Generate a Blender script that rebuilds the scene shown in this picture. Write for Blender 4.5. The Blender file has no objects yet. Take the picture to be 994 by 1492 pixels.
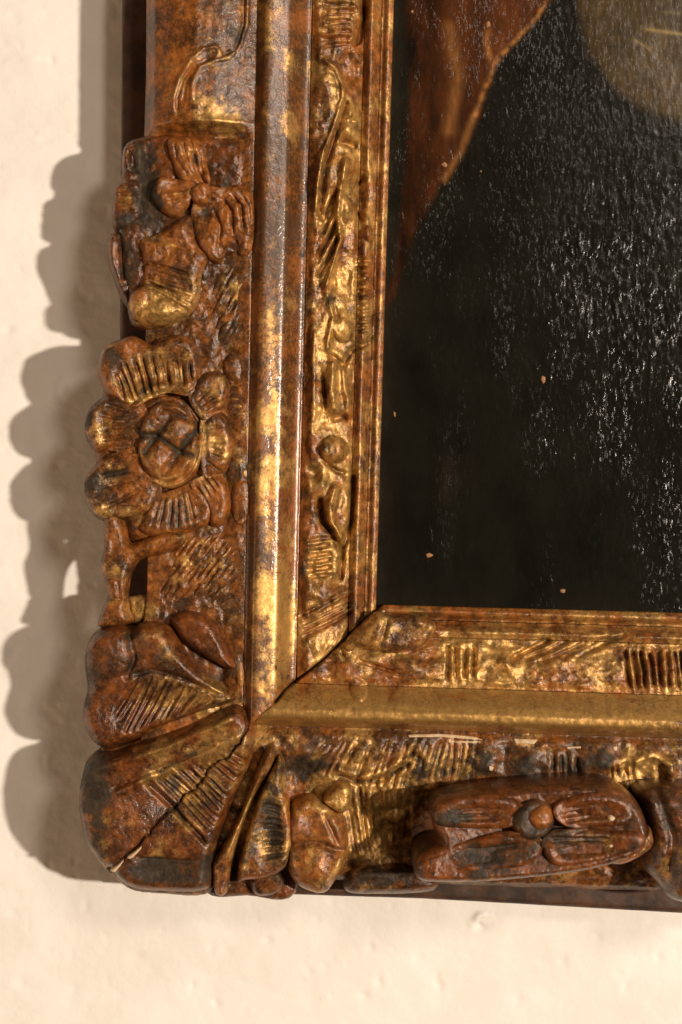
import bpy, math, random
import numpy as np

# ------------------------------------------------------------------ scene, camera, light
S = 0.00025                     # one plan unit = 0.25 mm
CX, CY, ZC = 497.0, 746.0, 1.5  # plan centre, hung at 1.5 m
DREF, HREF = 2250.0, 100.0

scene = bpy.context.scene
col = scene.collection

cam_d = bpy.data.cameras.new("camera")
cam = bpy.data.objects.new("camera", cam_d)
col.objects.link(cam)
cam.location = (0, -(DREF + HREF) * S, ZC)
cam.rotation_euler = (math.radians(90), 0, 0)
cam_d.sensor_fit = 'VERTICAL'
cam_d.sensor_height = 36.0
cam_d.lens = 36.0 * DREF / (2 * 746.0)
cam_d.clip_start = 0.01
cam_d.clip_end = 50
cam_d.dof.use_dof = True
cam_d.dof.focus_distance = (DREF - 30) * S
cam_d.dof.aperture_fstop = 7.1
scene.camera = cam

world = bpy.data.worlds.new("World")
scene.world = world
world.use_nodes = True
bg = world.node_tree.nodes['Background']
bg.inputs[0].default_value = (1.0, 0.64, 0.40, 1)
bg.inputs[1].default_value = 0.075

def area(name, loc, target, size, power, color, shape='DISK'):
    d = bpy.data.lights.new(name, 'AREA')
    d.shape = shape
    d.size = size
    d.energy = power
    d.color = color
    o = bpy.data.objects.new(name, d)
    col.objects.link(o)
    o.location = loc
    import mathutils
    v = mathutils.Vector(target) - mathutils.Vector(loc)
    o.rotation_euler = v.to_track_quat('-Z', 'Y').to_euler()
    return o

KD = 2.4
area("key_lamp", (0.93 * KD, -1.0 * KD, ZC + 0.03 * KD), (0, 0, ZC), 0.12, 128, (1.0, 0.87, 0.735))
area("soft_lamp", (0.66, -1.20, ZC + 0.60), (0, 0, ZC), 0.26, 5.6, (1.0, 0.86, 0.74))
area("side_bounce", (-1.5, -0.62, ZC - 0.55), (-0.05, 0, ZC), 1.3, 12.0, (1.0, 0.69, 0.44))

vs = scene.view_settings
vs.view_transform = 'Standard'
vs.look = 'None'
vs.exposure = 0
vs.gamma = 1
vs.use_curve_mapping = False

# ------------------------------------------------------------------ numpy helpers
rng = np.random.RandomState(7)
TAB = rng.rand(256, 256)

def vnoise(x, y):
    xi = np.floor(x).astype(int); yi = np.floor(y).astype(int)
    fx = x - xi; fy = y - yi
    fx = fx * fx * (3 - 2 * fx); fy = fy * fy * (3 - 2 * fy)
    a = TAB[xi & 255, yi & 255]; b = TAB[(xi + 1) & 255, yi & 255]
    c = TAB[xi & 255, (yi + 1) & 255]; d = TAB[(xi + 1) & 255, (yi + 1) & 255]
    return (a * (1 - fx) + b * fx) * (1 - fy) + (c * (1 - fx) + d * fx) * fy

def fbm(x, y, s, oct=4, seed=0):
    t = 0; amp = 0.5; f = 1.0 / s; tot = 0
    for o in range(oct):
        t = t + amp * vnoise(x * f + 17.3 * o + seed * 3.71, y * f + 9.1 * o + seed * 5.13)
        tot += amp; amp *= 0.5; f *= 2.03
    return t / tot - 0.5

def smooth_closed(p, sub=6):
    p = np.array(p, float); n = len(p); out = []
    for i in range(n):
        p0, p1, p2, p3 = p[i - 1], p[i], p[(i + 1) % n], p[(i + 2) % n]
        for k in range(sub):
            t = k / sub
            out.append(0.5 * ((2 * p1) + (-p0 + p2) * t + (2 * p0 - 5 * p1 + 4 * p2 - p3) * t * t
                              + (-p0 + 3 * p1 - 3 * p2 + p3) * t ** 3))
    return np.array(out)

def poly_dist(px, py, poly, closed=True):
    """distance, nearest point, inside flag, inward normal of nearest segment"""
    n = len(poly)
    best = np.full(px.shape, 1e18); nx = np.zeros(px.shape); ny = np.zeros(px.shape)
    sx = np.zeros(px.shape); sy = np.zeros(px.shape)
    inside = np.zeros(px.shape, bool)
    m = n if closed else n - 1
    for i in range(m):
        a = poly[i]; b = poly[(i + 1) % n]
        ex, ey = b[0] - a[0], b[1] - a[1]
        l2 = ex * ex + ey * ey
        if l2 < 1e-12:
            continue
        t = np.clip(((px - a[0]) * ex + (py - a[1]) * ey) / l2, 0, 1)
        qx = a[0] + t * ex; qy = a[1] + t * ey
        d2 = (px - qx) ** 2 + (py - qy) ** 2
        w = d2 < best
        best[w] = d2[w]; nx[w] = qx[w]; ny[w] = qy[w]
        L = math.sqrt(l2)
        sx[w] = -ey / L; sy[w] = ex / L
        if closed:
            c = ((a[1] > py) != (b[1] > py))
            if abs(ey) > 1e-12:
                xi = a[0] + (py - a[1]) * ex / ey
                inside ^= (c & (px < xi))
    return np.sqrt(best), nx, ny, inside, sx, sy

def seg_field(x, y, pts, w):
    """gaussian cross-section of an open polyline, computed only near it"""
    pts = np.array(pts, float)
    out = np.zeros(x.shape)
    m = ((x > pts[:, 0].min() - 3 * w) & (x < pts[:, 0].max() + 3 * w) &
         (y > pts[:, 1].min() - 3 * w) & (y < pts[:, 1].max() + 3 * w))
    if m.any():
        d = poly_dist(x[m], y[m], pts, closed=False)[0]
        e = np.minimum((x[m] - pts[0, 0]) ** 2 + (y[m] - pts[0, 1]) ** 2, (x[m] - pts[-1, 0]) ** 2 + (y[m] - pts[-1, 1]) ** 2)
        out[m] = np.exp(-(d / w) ** 2) * (1 - (.85 if w < 4.2 else 0) * np.exp(-e / min(2.0 * w, 5.5) ** 2))
    return out

def along(pts, t):
    pts = np.array(pts, float)
    seg = np.hypot(*np.diff(pts, axis=0).T)
    c = np.concatenate([[0], np.cumsum(seg)]); c = c / c[-1]
    return np.array([np.interp(t, c, pts[:, 0]), np.interp(t, c, pts[:, 1])])

jr = random.Random(3)
def hatch(A, B, n, w, d, jit=1.2, grime=0.3):
    fs = []
    for i in range(n):
        t = (i + 0.5) / n + jr.uniform(-.15, .15) / n
        a = along(A, t) + [jr.uniform(-jit, jit) * 2, jr.uniform(-jit, jit) * 2]
        b = along(B, t) + [jr.uniform(-jit, jit) * 2, jr.uniform(-jit, jit) * 2]
        mid = (a + b) / 2 + [jr.uniform(-jit, jit), jr.uniform(-jit, jit)]
        fs.append(('g', [a, mid, b], w * jr.uniform(.8, 1.15), d * jr.uniform(.7, 1.2), grime))
    return fs

def hatch_region(poly, dx, dy, step, w, d, grime=.2, seg=(24, 46)):
    poly = np.array(poly, float)
    L = math.hypot(dx, dy); dx, dy = dx / L, dy / L
    c = poly.mean(0); R = np.abs(poly - c).max() * 1.5
    fs = []
    for k in np.arange(-R, R, step):
        o = c + np.array([-dy, dx]) * (k + jr.uniform(-.2, .2) * step)
        t = np.arange(-R, R, 3.0)
        px, py = o[0] + dx * t, o[1] + dy * t
        dd, _, _, ins, _, _ = poly_dist(px, py, poly)
        ok = ins & (dd > 4)
        i = 0
        while i < len(t):
            if not ok[i]:
                i += 1; continue
            n = int(jr.uniform(*seg) / 3); j = i
            while j + 1 < len(t) and ok[j + 1] and j - i < n: j += 1
            if j - i > 2:
                m = (i + j) // 2; b = jr.uniform(-1, 1)
                fs.append(('g', [(px[i], py[i]), (px[m] - dy * b, py[m] + dx * b), (px[j], py[j])], w * jr.uniform(.75, 1.2), d * jr.uniform(.5, 1.25), grime))
            i = j + 2
    return fs

def feats(x, y, fl):
    dh = np.zeros(x.shape); gr = np.zeros(x.shape); gl = np.zeros(x.shape)
    for f in fl:
        if f[0] == 'b':                       # bump: x y rx ry angle height
            _, bx, by, rx, ry, an, am = f[:7]
            c, s = math.cos(math.radians(an)), math.sin(math.radians(an))
            u = (x - bx) * c + (y - by) * s; v = -(x - bx) * s + (y - by) * c
            dh += am * np.exp(-(u / rx) ** 2 - (v / ry) ** 2)
        elif f[0] == 'd':                     # dome (hard edged pellet)
            _, bx, by, rx, ry, an, am = f[:7]
            c, s = math.cos(math.radians(an)), math.sin(math.radians(an))
            u = ((x - bx) * c + (y - by) * s) / rx; v = (-(x - bx) * s + (y - by) * c) / ry
            dh += am * np.sqrt(np.clip(1 - u * u - v * v, 0, 1))
        elif f[0] == 'g':                     # incised groove
            g = seg_field(x, y, f[1], f[2])
            dh -= f[3] * g
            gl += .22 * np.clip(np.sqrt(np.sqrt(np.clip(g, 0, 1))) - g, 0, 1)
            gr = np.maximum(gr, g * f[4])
        elif f[0] == 'r':                     # raised ridge
            g = seg_field(x, y, f[1], f[2])
            dh += f[3] * g
            gl += .2 * g
        elif f[0] == 't':                     # tilt about a point
            dh += (x - f[1]) * f[3] + (y - f[2]) * f[4]
    return dh, gr + 1j * np.clip(gl, 0, .6)

# ------------------------------------------------------------------ wear map: gold leaf / red bole / dark grime
BL = []
def wear(x, y, base, seed=0):
    g = np.full(x.shape, float(base[0])); r = np.full(x.shape, float(base[1])); d = np.full(x.shape, float(base[2]))
    for (bx, by, rx, ry, ch, am) in BL:
        m = (np.abs(x - bx) < rx * 2.4) & (np.abs(y - by) < ry * 2.4)
        if not m.any():
            continue
        e = am * np.exp(-((x[m] - bx) / rx) ** 2 - ((y[m] - by) / ry) ** 2)
        if ch == 'g': g[m] += e
        elif ch == 'r': r[m] += e
        else: d[m] += e
    g = g - .13 * np.maximum(np.clip((385 - x) / 20, 0, 1), .7 * np.clip((y - 1066) / 14, 0, 1)) + .02 + fbm(x, y, 42, 4, seed + 1) * 0.95 + fbm(x, y, 13, 3, seed + 2) * .35
    r = r + fbm(x, y, 36, 4, seed + 5) * 0.85 + fbm(x, y, 12, 3, seed + 6) * .4
    d = d - .15 + fbm(x, y, 38, 4, seed + 9) * 0.95 + fbm(x, y, 12, 3, seed + 10) * .45
    return g, r, d

# authored stains: x y rx ry channel amount
BL += [
 (441, 250, 11, 480, 'r', .1), (441, 300, 9, 520, 'd', .3), (441, 800, 10, 200, 'd', .25), (441, 500, 10, 700, 'g', -.3), (400, 640, 25, 200, 'g', .12), (400, 900, 30, 120, 'g', .35),
 (435, 780, 10, 300, 'r', .4), (330, 60, 35, 60, 'd', .3), (320, 170, 40, 25, 'g', .5), (250, 100, 40, 120, 'r', .3),
 (235, 100, 20, 110, 'd', .15), (205, 235, 26, 40, 'd', .4), (215, 300, 14, 40, 'd', .5), (188, 380, 14, 50, 'd', .6), (160, 360, 12, 30, 'r', .4), (190, 218, 20, 10, 'r', .4), (180, 320, 20, 14, 'd', .35),
 (170, 285, 16, 22, 'r', .45), (170, 285, 14, 20, 'd', -.5), (270, 225, 30, 30, 'r', .5), (245, 285, 28, 25, 'r', .4), (330, 240, 30, 35, 'r', .3),
 (298, 310, 16, 22, 'd', .7), (345, 320, 25, 40, 'r', .35), (240, 360, 40, 20, 'r', .3), (235, 455, 35, 22, 'g', .9), (200, 430, 16, 16, 'r', .4),
 (350, 430, 30, 60, 'd', .2), (165, 520, 16, 22, 'd', .55), (190, 505, 20, 12, 'r', .45), (255, 505, 30, 14, 'g', .35), (135, 600, 20, 28, 'd', .35),
 (150, 630, 25, 18, 'g', .5), (145, 705, 25, 28, 'd', .35), (170, 745, 40, 10, 'g', .3), (255, 625, 18, 16, 'g', .25), (225, 675, 20, 20, 'g', .25),
 (210, 620, 14, 20, 'g', .2), (262, 690, 22, 18, 'r', .5), (240, 790, 60, 14, 'r', .5), (300, 840, 40, 24, 'g', .12), (210, 890, 22, 12, 'g', .8), (170, 830, 16, 20, 'g', .3),
 (155, 950, 34, 34, 'd', .45), (280, 915, 30, 20, 'r', .55), (225, 930, 30, 26, 'r', .4), (270, 1020, 40, 20, 'g', .45), (160, 1070, 24, 14, 'g', .5),
 (300, 1065, 70, 18, 'r', .4), (330, 1070, 40, 30, 'g', .35), (140, 1170, 26, 60, 'd', .45), (230, 1270, 50, 20, 'd', .75), (145, 1195, 20, 30, 'r', .3),
 (190, 1130, 30, 20, 'd', .3), (270, 1140, 40, 30, 'g', .3), (300, 1250, 14, 40, 'd', .5), (365, 1105, 12, 50, 'r', .4), (375, 1080, 60, 8, 'g', .4),
 (395, 1170, 16, 50, 'd', .45), (355, 1190, 10, 60, 'g', .5), (440, 1190, 24, 30, 'r', .55), (460, 1255, 40, 30, 'r', .3), (485, 1155, 20, 22, 'g', .5), (440, 1130, 35, 30, 'd', .35),
 (560, 1150, 80, 50, 'g', .3), (545, 1225, 40, 50, 'g', .35), (530, 1120, 90, 14, 'd', .2), (560, 1275, 60, 16, 'd', .6), (750, 1220, 160, 60, 'r', .2), (750, 1200, 150, 50, 'd', .2), (660, 1185, 26, 20, 'r', .5), (790, 1190, 18, 18, 'r', .6),
 (740, 1262, 80, 8, 'r', .5), (705, 1110, 22, 20, 'd', .7), (770, 1115, 22, 20, 'd', .7), (880, 1105, 18, 20, 'd', .7), (925, 1110, 30, 28, 'g', .6), (830, 1115, 30, 16, 'd', .4), (950, 1220, 40, 80, 'd', .1),
 (500, 180, 20, 80, 'd', .2), (515, 280, 24, 40, "d", .15), (495, 420, 26, 40, 'd', .4), (495, 480, 24, 24, 'g', .5), (490, 540, 12, 70, 'g', .4), (470, 830, 24, 40, 'g', .35),
 (500, 950, 60, 20, 'g', .2), (700, 960, 90, 20, 'g', .25), (570, 925, 50, 20, 'd', .15), (500, 990, 50, 14, 'r', .5), (800, 1008, 300, 8, 'r', .5), (700, 1035, 320, 14, 'g', .4), (400, 1020, 26, 30, 'd', .3),
]

BL += [
 (225, 300, 16, 50, 'd', .5), (215, 240, 20, 36, 'd', .35), (185, 300, 14, 20, 'g', .2), (320, 235, 40, 30, 'd', .25), (262, 345, 24, 14, 'd', .3), (230, 350, 24, 10, 'g', .25),
 (130, 610, 12, 30, 'd', .35), (200, 560, 30, 14, 'd', .25), (170, 690, 30, 12, 'd', .35), (260, 750, 60, 14, 'd', .25), (215, 600, 12, 60, 'd', .2), (295, 640, 20, 60, 'g', .2), (320, 560, 14, 20, 'g', .35),
 (125, 1000, 14, 60, 'd', .35), (180, 1000, 30, 16, 'r', .3), (200, 950, 14, 30, 'd', .35), (280, 985, 50, 10, 'd', .2), (300, 1060, 60, 14, 'r', .3), (300, 1095, 50, 10, 'g', .35), (250, 1098, 60, 7, 'd', .3),
 (130, 1130, 20, 40, 'd', .45), (150, 1230, 24, 40, 'd', .4), (200, 1200, 30, 24, 'r', .3), (240, 1270, 60, 22, 'd', .5), (185, 1262, 20, 20, 'g', .3), (270, 1160, 40, 40, 'd', .15), (340, 1170, 10, 60, 'r', .5), (345, 1150, 14, 60, 'd', .25),
 (330, 1275, 16, 24, 'd', .5), (400, 1205, 14, 50, 'd', .4), (362, 1190, 6, 60, 'g', .45), (455, 1120, 40, 20, 'd', .35), (430, 1170, 20, 30, 'r', .4), (470, 1290, 40, 16, 'd', .35), (480, 1150, 20, 14, 'g', .3),
 (650, 1130, 60, 14, 'd', .25), (560, 1180, 40, 10, 'd', .3), (700, 1250, 80, 24, 'd', .5), (860, 1220, 60, 20, 'd', .35), (680, 1190, 50, 14, 'd', .3), (640, 1265, 30, 12, 'r', .4),
 (412, 660, 10, 90, 'd', .15), (400, 560, 8, 60, 'g', .25), (420, 905, 16, 60, 'g', .25), (395, 990, 26, 30, 'd', .3), (640, 960, 14, 24, 'd', .35), (515, 300, 14, 40, "d", .1), (470, 270, 10, 60, 'd', .2),
]

# ------------------------------------------------------------------ materials
def nd(nt, t, **kw):
    n = nt.nodes.new(t)
    for k, v in kw.items():
        setattr(n, k, v)
    return n

def mixc(nt, fac, a, b, blend='MIX'):
    m = nd(nt, 'ShaderNodeMix', data_type='RGBA', blend_type=blend)
    for sock, v in ((m.inputs[0], fac), (m.inputs[6], a), (m.inputs[7], b)):
        if hasattr(v, 'is_linked') or isinstance(v, bpy.types.NodeSocket):
            nt.links.new(v, sock)
        elif isinstance(v, (int, float)):
            sock.default_value = v
        else:
            sock.default_value = (*v, 1)
    return m.outputs[2]

def math_(nt, op, a, b=None, c=None, clamp=False):
    m = nd(nt, 'ShaderNodeMath', operation=op, use_clamp=clamp)
    for s, v in zip(m.inputs, (a, b, c)):
        if v is None: continue
        if isinstance(v, bpy.types.NodeSocket): nt.links.new(v, s)
        else: s.default_value = v
    return m.outputs[0]

def noise(nt, vec, scale, detail=4, rough=.55):
    n = nd(nt, 'ShaderNodeTexNoise')
    n.inputs['Scale'].default_value = scale
    n.inputs['Detail'].default_value = detail
    n.inputs['Roughness'].default_value = rough
    nt.links.new(vec, n.inputs['Vector'])
    return n.outputs['Fac']

def ramp(nt, v, lo, hi):
    m = nd(nt, 'ShaderNodeMapRange', interpolation_type='SMOOTHSTEP')
    nt.links.new(v, m.inputs[0])
    m.inputs[1].default_value = lo; m.inputs[2].default_value = hi
    return m.outputs[0]

def gilt_material(name, gold=(.52, .315, .095), bole=(.235, .079, .015), umber=(.062, .027, .010), grime=(.036, .022, .0105),
                  crackle=0.0, rough=.36, bump=.42, speck=.5, mott=1.0):
    m = bpy.data.materials.new(name); m.use_nodes = True
    nt = m.node_tree; nt.nodes.clear()
    out = nd(nt, 'ShaderNodeOutputMaterial'); p = nd(nt, 'ShaderNodeBsdfPrincipled')
    nt.links.new(p.outputs[0], out.inputs[0])
    at = nd(nt, 'ShaderNodeAttribute', attribute_name='wear')
    sep = nd(nt, 'ShaderNodeSeparateColor'); nt.links.new(at.outputs['Color'], sep.inputs[0])
    tc = nd(nt, 'ShaderNodeTexCoord'); v = tc.outputs['Object']
    n1 = noise(nt, v, 330, 6, .65); n2 = noise(nt, v, 760, 5, .65); n3 = noise(nt, v, 210, 6, .7); n4 = noise(nt, v, 1500, 3, .6)
    def level(ch, n, k, k2):
        a = math_(nt, 'MULTIPLY_ADD', math_(nt, 'SUBTRACT', n, .5), k, sep.outputs[ch])
        a = math_(nt, 'MULTIPLY_ADD', math_(nt, 'SUBTRACT', n4, .5), k2, a)
        return a
    r = ramp(nt, level(1, n2, 1.2, .7), .2, .75)
    g = ramp(nt, level(0, n1, 1.0, .45), .3, .76)
    d = ramp(nt, level(2, n3, 1.2, .9), .34, .72)
    c = mixc(nt, r, umber, bole)
    goldv = mixc(nt, ramp(nt, n2, .35, .7), gold, tuple(a * b for a, b in zip(gold, (.72, .66, .7))))
    c = mixc(nt, g, c, goldv)
    # dark worm specks and fly spots
    spk = ramp(nt, noise(nt, v, 900, 2, .5), .63, .71)
    c = mixc(nt, math_(nt, 'MULTIPLY', spk, speck), c, umber)
    c = mixc(nt, d, c, grime)
    mot = noise(nt, v, 300, 7, .66)
    mv = nd(nt, 'ShaderNodeMapRange'); nt.links.new(mot, mv.inputs[0]); mv.inputs[1].default_value = .36; mv.inputs[2].default_value = .64; mv.inputs[3].default_value = 1.0 - .55 * mott; mv.inputs[4].default_value = 1.0 + .5 * mott
    cv = nd(nt, 'ShaderNodeCombineColor')
    for k_ in range(3): nt.links.new(mv.outputs[0], cv.inputs[k_])
    c = mixc(nt, 1.0, c, cv.outputs[0], 'MULTIPLY')
    # pale abraded gesso flecks
    fle = ramp(nt, noise(nt, v, 620, 3, .6), .735, .77)
    c = mixc(nt, math_(nt, 'MULTIPLY', fle, .5), c, (.42, .28, .14))
    hgt = math_(nt, 'ADD', math_(nt, 'MULTIPLY', n2, .6), math_(nt, 'MULTIPLY', n4, .35))
    hgt = math_(nt, 'ADD', hgt, math_(nt, 'MULTIPLY', n1, .5))
    if crackle > 0:
        mp = nd(nt, 'ShaderNodeMapping'); nt.links.new(v, mp.inputs[0])
        mp.inputs['Scale'].default_value = (1.0, 1.0, .55)
        ad = nd(nt, 'ShaderNodeVectorMath', operation='MULTIPLY_ADD')
        nn = nd(nt, 'ShaderNodeTexNoise'); nn.inputs['Scale'].default_value = 300; nt.links.new(v, nn.inputs['Vector'])
        nt.links.new(nn.outputs['Color'], ad.inputs[0]); ad.inputs[1].default_value = (.004, .004, .004); nt.links.new(mp.outputs[0], ad.inputs[2])
        vo = nd(nt, 'ShaderNodeTexVoronoi', feature='DISTANCE_TO_EDGE'); vo.inputs['Scale'].default_value = 190
        nt.links.new(ad.outputs[0], vo.inputs['Vector'])
        cr = ramp(nt, vo.outputs['Distance'], .0, .035)
        patch = ramp(nt, noise(nt, v, 60, 2), .42, .6)
        inv = math_(nt, 'MULTIPLY', math_(nt, 'SUBTRACT', 1.0, cr), math_(nt, 'MULTIPLY', patch, crackle))
        c = mixc(nt, math_(nt, 'MULTIPLY', inv, .7), c, (.08, .035, .012))
        hgt = math_(nt, 'SUBTRACT', hgt, math_(nt, 'MULTIPLY', inv, .6))
    nt.links.new(c, p.inputs['Base Color'])
    met = math_(nt, 'MULTIPLY', math_(nt, 'MULTIPLY_ADD', g, .62, .05), math_(nt, 'SUBTRACT', 1.0, math_(nt, 'MULTIPLY', d, .8)))
    nt.links.new(met, p.inputs['Metallic'])
    ro = math_(nt, 'MULTIPLY_ADD', n2, .30, rough - .13)
    ro = math_(nt, 'ADD', ro, math_(nt, 'MULTIPLY', d, .26), None, True)
    ro = math_(nt, 'MULTIPLY_ADD', g, .09, ro)
    nt.links.new(ro, p.inputs['Roughness'])
    nt.links.new(math_(nt, 'MULTIPLY_ADD', d, -.35, .40), p.inputs['Coat Weight'])
    p.inputs['Coat Roughness'].default_value = .15
    p.inputs['Specular IOR Level'].default_value = .3
    p.inputs['Coat Tint'].default_value = (1, .9, .75, 1)
    b = nd(nt, 'ShaderNodeBump'); b.inputs['Strength'].default_value = bump; b.inputs['Distance'].default_value = .0009
    nt.links.new(hgt, b.inputs['Height']); nt.links.new(b.outputs[0], p.inputs['Normal']); nt.links.new(b.outputs[0], p.inputs['Coat Normal'])
    return m

M_GILT = gilt_material("worn_gilding")
M_RIDGE = gilt_material("burnished_gilding", crackle=.7, rough=.36, bump=.13, speck=.10, mott=.25)
M_DARK = gilt_material("dark_carving", gold=(.42, .245, .072), bole=(.145, .044, .0095), umber=(.045, .018, .007), rough=.34)  # dark gilding copy; its lowered bole puts the raised flower's shading into the colour

def plain_material(name, c1, c2, scale, rough, bump=.3, dist=.0004):
    m = bpy.data.materials.new(name); m.use_nodes = True
    nt = m.node_tree; p = nt.nodes['Principled BSDF']
    tc = nd(nt, 'ShaderNodeTexCoord'); v = tc.outputs['Object']
    n = noise(nt, v, scale, 6, .6); n2 = noise(nt, v, scale * 4, 4, .6)
    nt.links.new(mixc(nt, ramp(nt, n, .35, .65), c1, c2), p.inputs['Base Color'])
    p.inputs['Roughness'].default_value = rough
    b = nd(nt, 'ShaderNodeBump'); b.inputs['Strength'].default_value = bump; b.inputs['Distance'].default_value = dist
    nt.links.new(math_(nt, 'ADD', n, math_(nt, 'MULTIPLY', n2, .5)), b.inputs['Height']); nt.links.new(b.outputs[0], p.inputs['Normal'])
    return m

M_BOARD = plain_material("stained_wood", (.030, .017, .010), (.085, .038, .018), 120, .5)
M_PLASTER = plain_material("white_plaster", (.79, .745, .675), (.84, .805, .74), 28, .9, .32, .0016)
M_CHIP = plain_material("bare_ground_layer", (.22, .09, .03), (.34, .17, .06), 500, .6)
M_WOODCUT = plain_material("broken_pale_wood", (.50, .34, .19), (.62, .46, .28), 400, .7)

def paint_material():
    m = bpy.data.materials.new("varnished_oil_paint"); m.use_nodes = True
    nt = m.node_tree; p = nt.nodes['Principled BSDF']
    at = nd(nt, 'ShaderNodeAttribute', attribute_name='paint')
    tc = nd(nt, 'ShaderNodeTexCoord'); v = tc.outputs['Object']
    mp = nd(nt, 'ShaderNodeMapping'); nt.links.new(v, mp.inputs[0]); mp.inputs['Scale'].default_value = (1, 1, .32)
    vv = mp.outputs[0]
    n1 = noise(nt, vv, 520, 5, .65); n2 = noise(nt, v, 1300, 4, .7); n3 = noise(nt, vv, 150, 4, .6)
    c = mixc(nt, ramp(nt, n1, .3, .7), at.outputs['Color'], mixc(nt, .45, at.outputs['Color'], (.006, .006, .004)))
    nt.links.new(c, p.inputs['Base Color'])
    nt.links.new(math_(nt, 'MULTIPLY_ADD', n2, .14, .12), p.inputs['Roughness'])
    p.inputs['Specular IOR Level'].default_value = .26
    spk = ramp(nt, noise(nt, vv, 560, 4, .6), .625, .77)
    h = math_(nt, 'ADD', math_(nt, 'MULTIPLY', n1, .3), math_(nt, 'ADD', math_(nt, 'MULTIPLY', n2, .2), math_(nt, 'MULTIPLY', n3, .2)))
    spk2 = ramp(nt, noise(nt, vv, 1250, 4, .65), .55, .72)
    spk = math_(nt, 'MULTIPLY_ADD', spk2, .28, spk)
    h = math_(nt, 'ADD', h, math_(nt, 'MULTIPLY', math_(nt, 'MULTIPLY', spk, 3.6), at.outputs['Alpha']))
    b = nd(nt, 'ShaderNodeBump'); b.inputs['Strength'].default_value = .22; b.inputs['Distance'].default_value = .0007
    nt.links.new(h, b.inputs['Height']); nt.links.new(b.outputs[0], p.inputs['Normal'])
    return m
M_PAINT = paint_material()

# ------------------------------------------------------------------ mesh builder: carved patch
ROOTS = {}
def to_world(px, py, h, k):
    return (px - CX) * k * S, -h * S, ZC + (CY - py) * k * S

def world_loc(o):
    v = np.array(o.location)
    while o.parent is not None:
        o = o.parent
        v = v + np.array(o.location)
    return v

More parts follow.
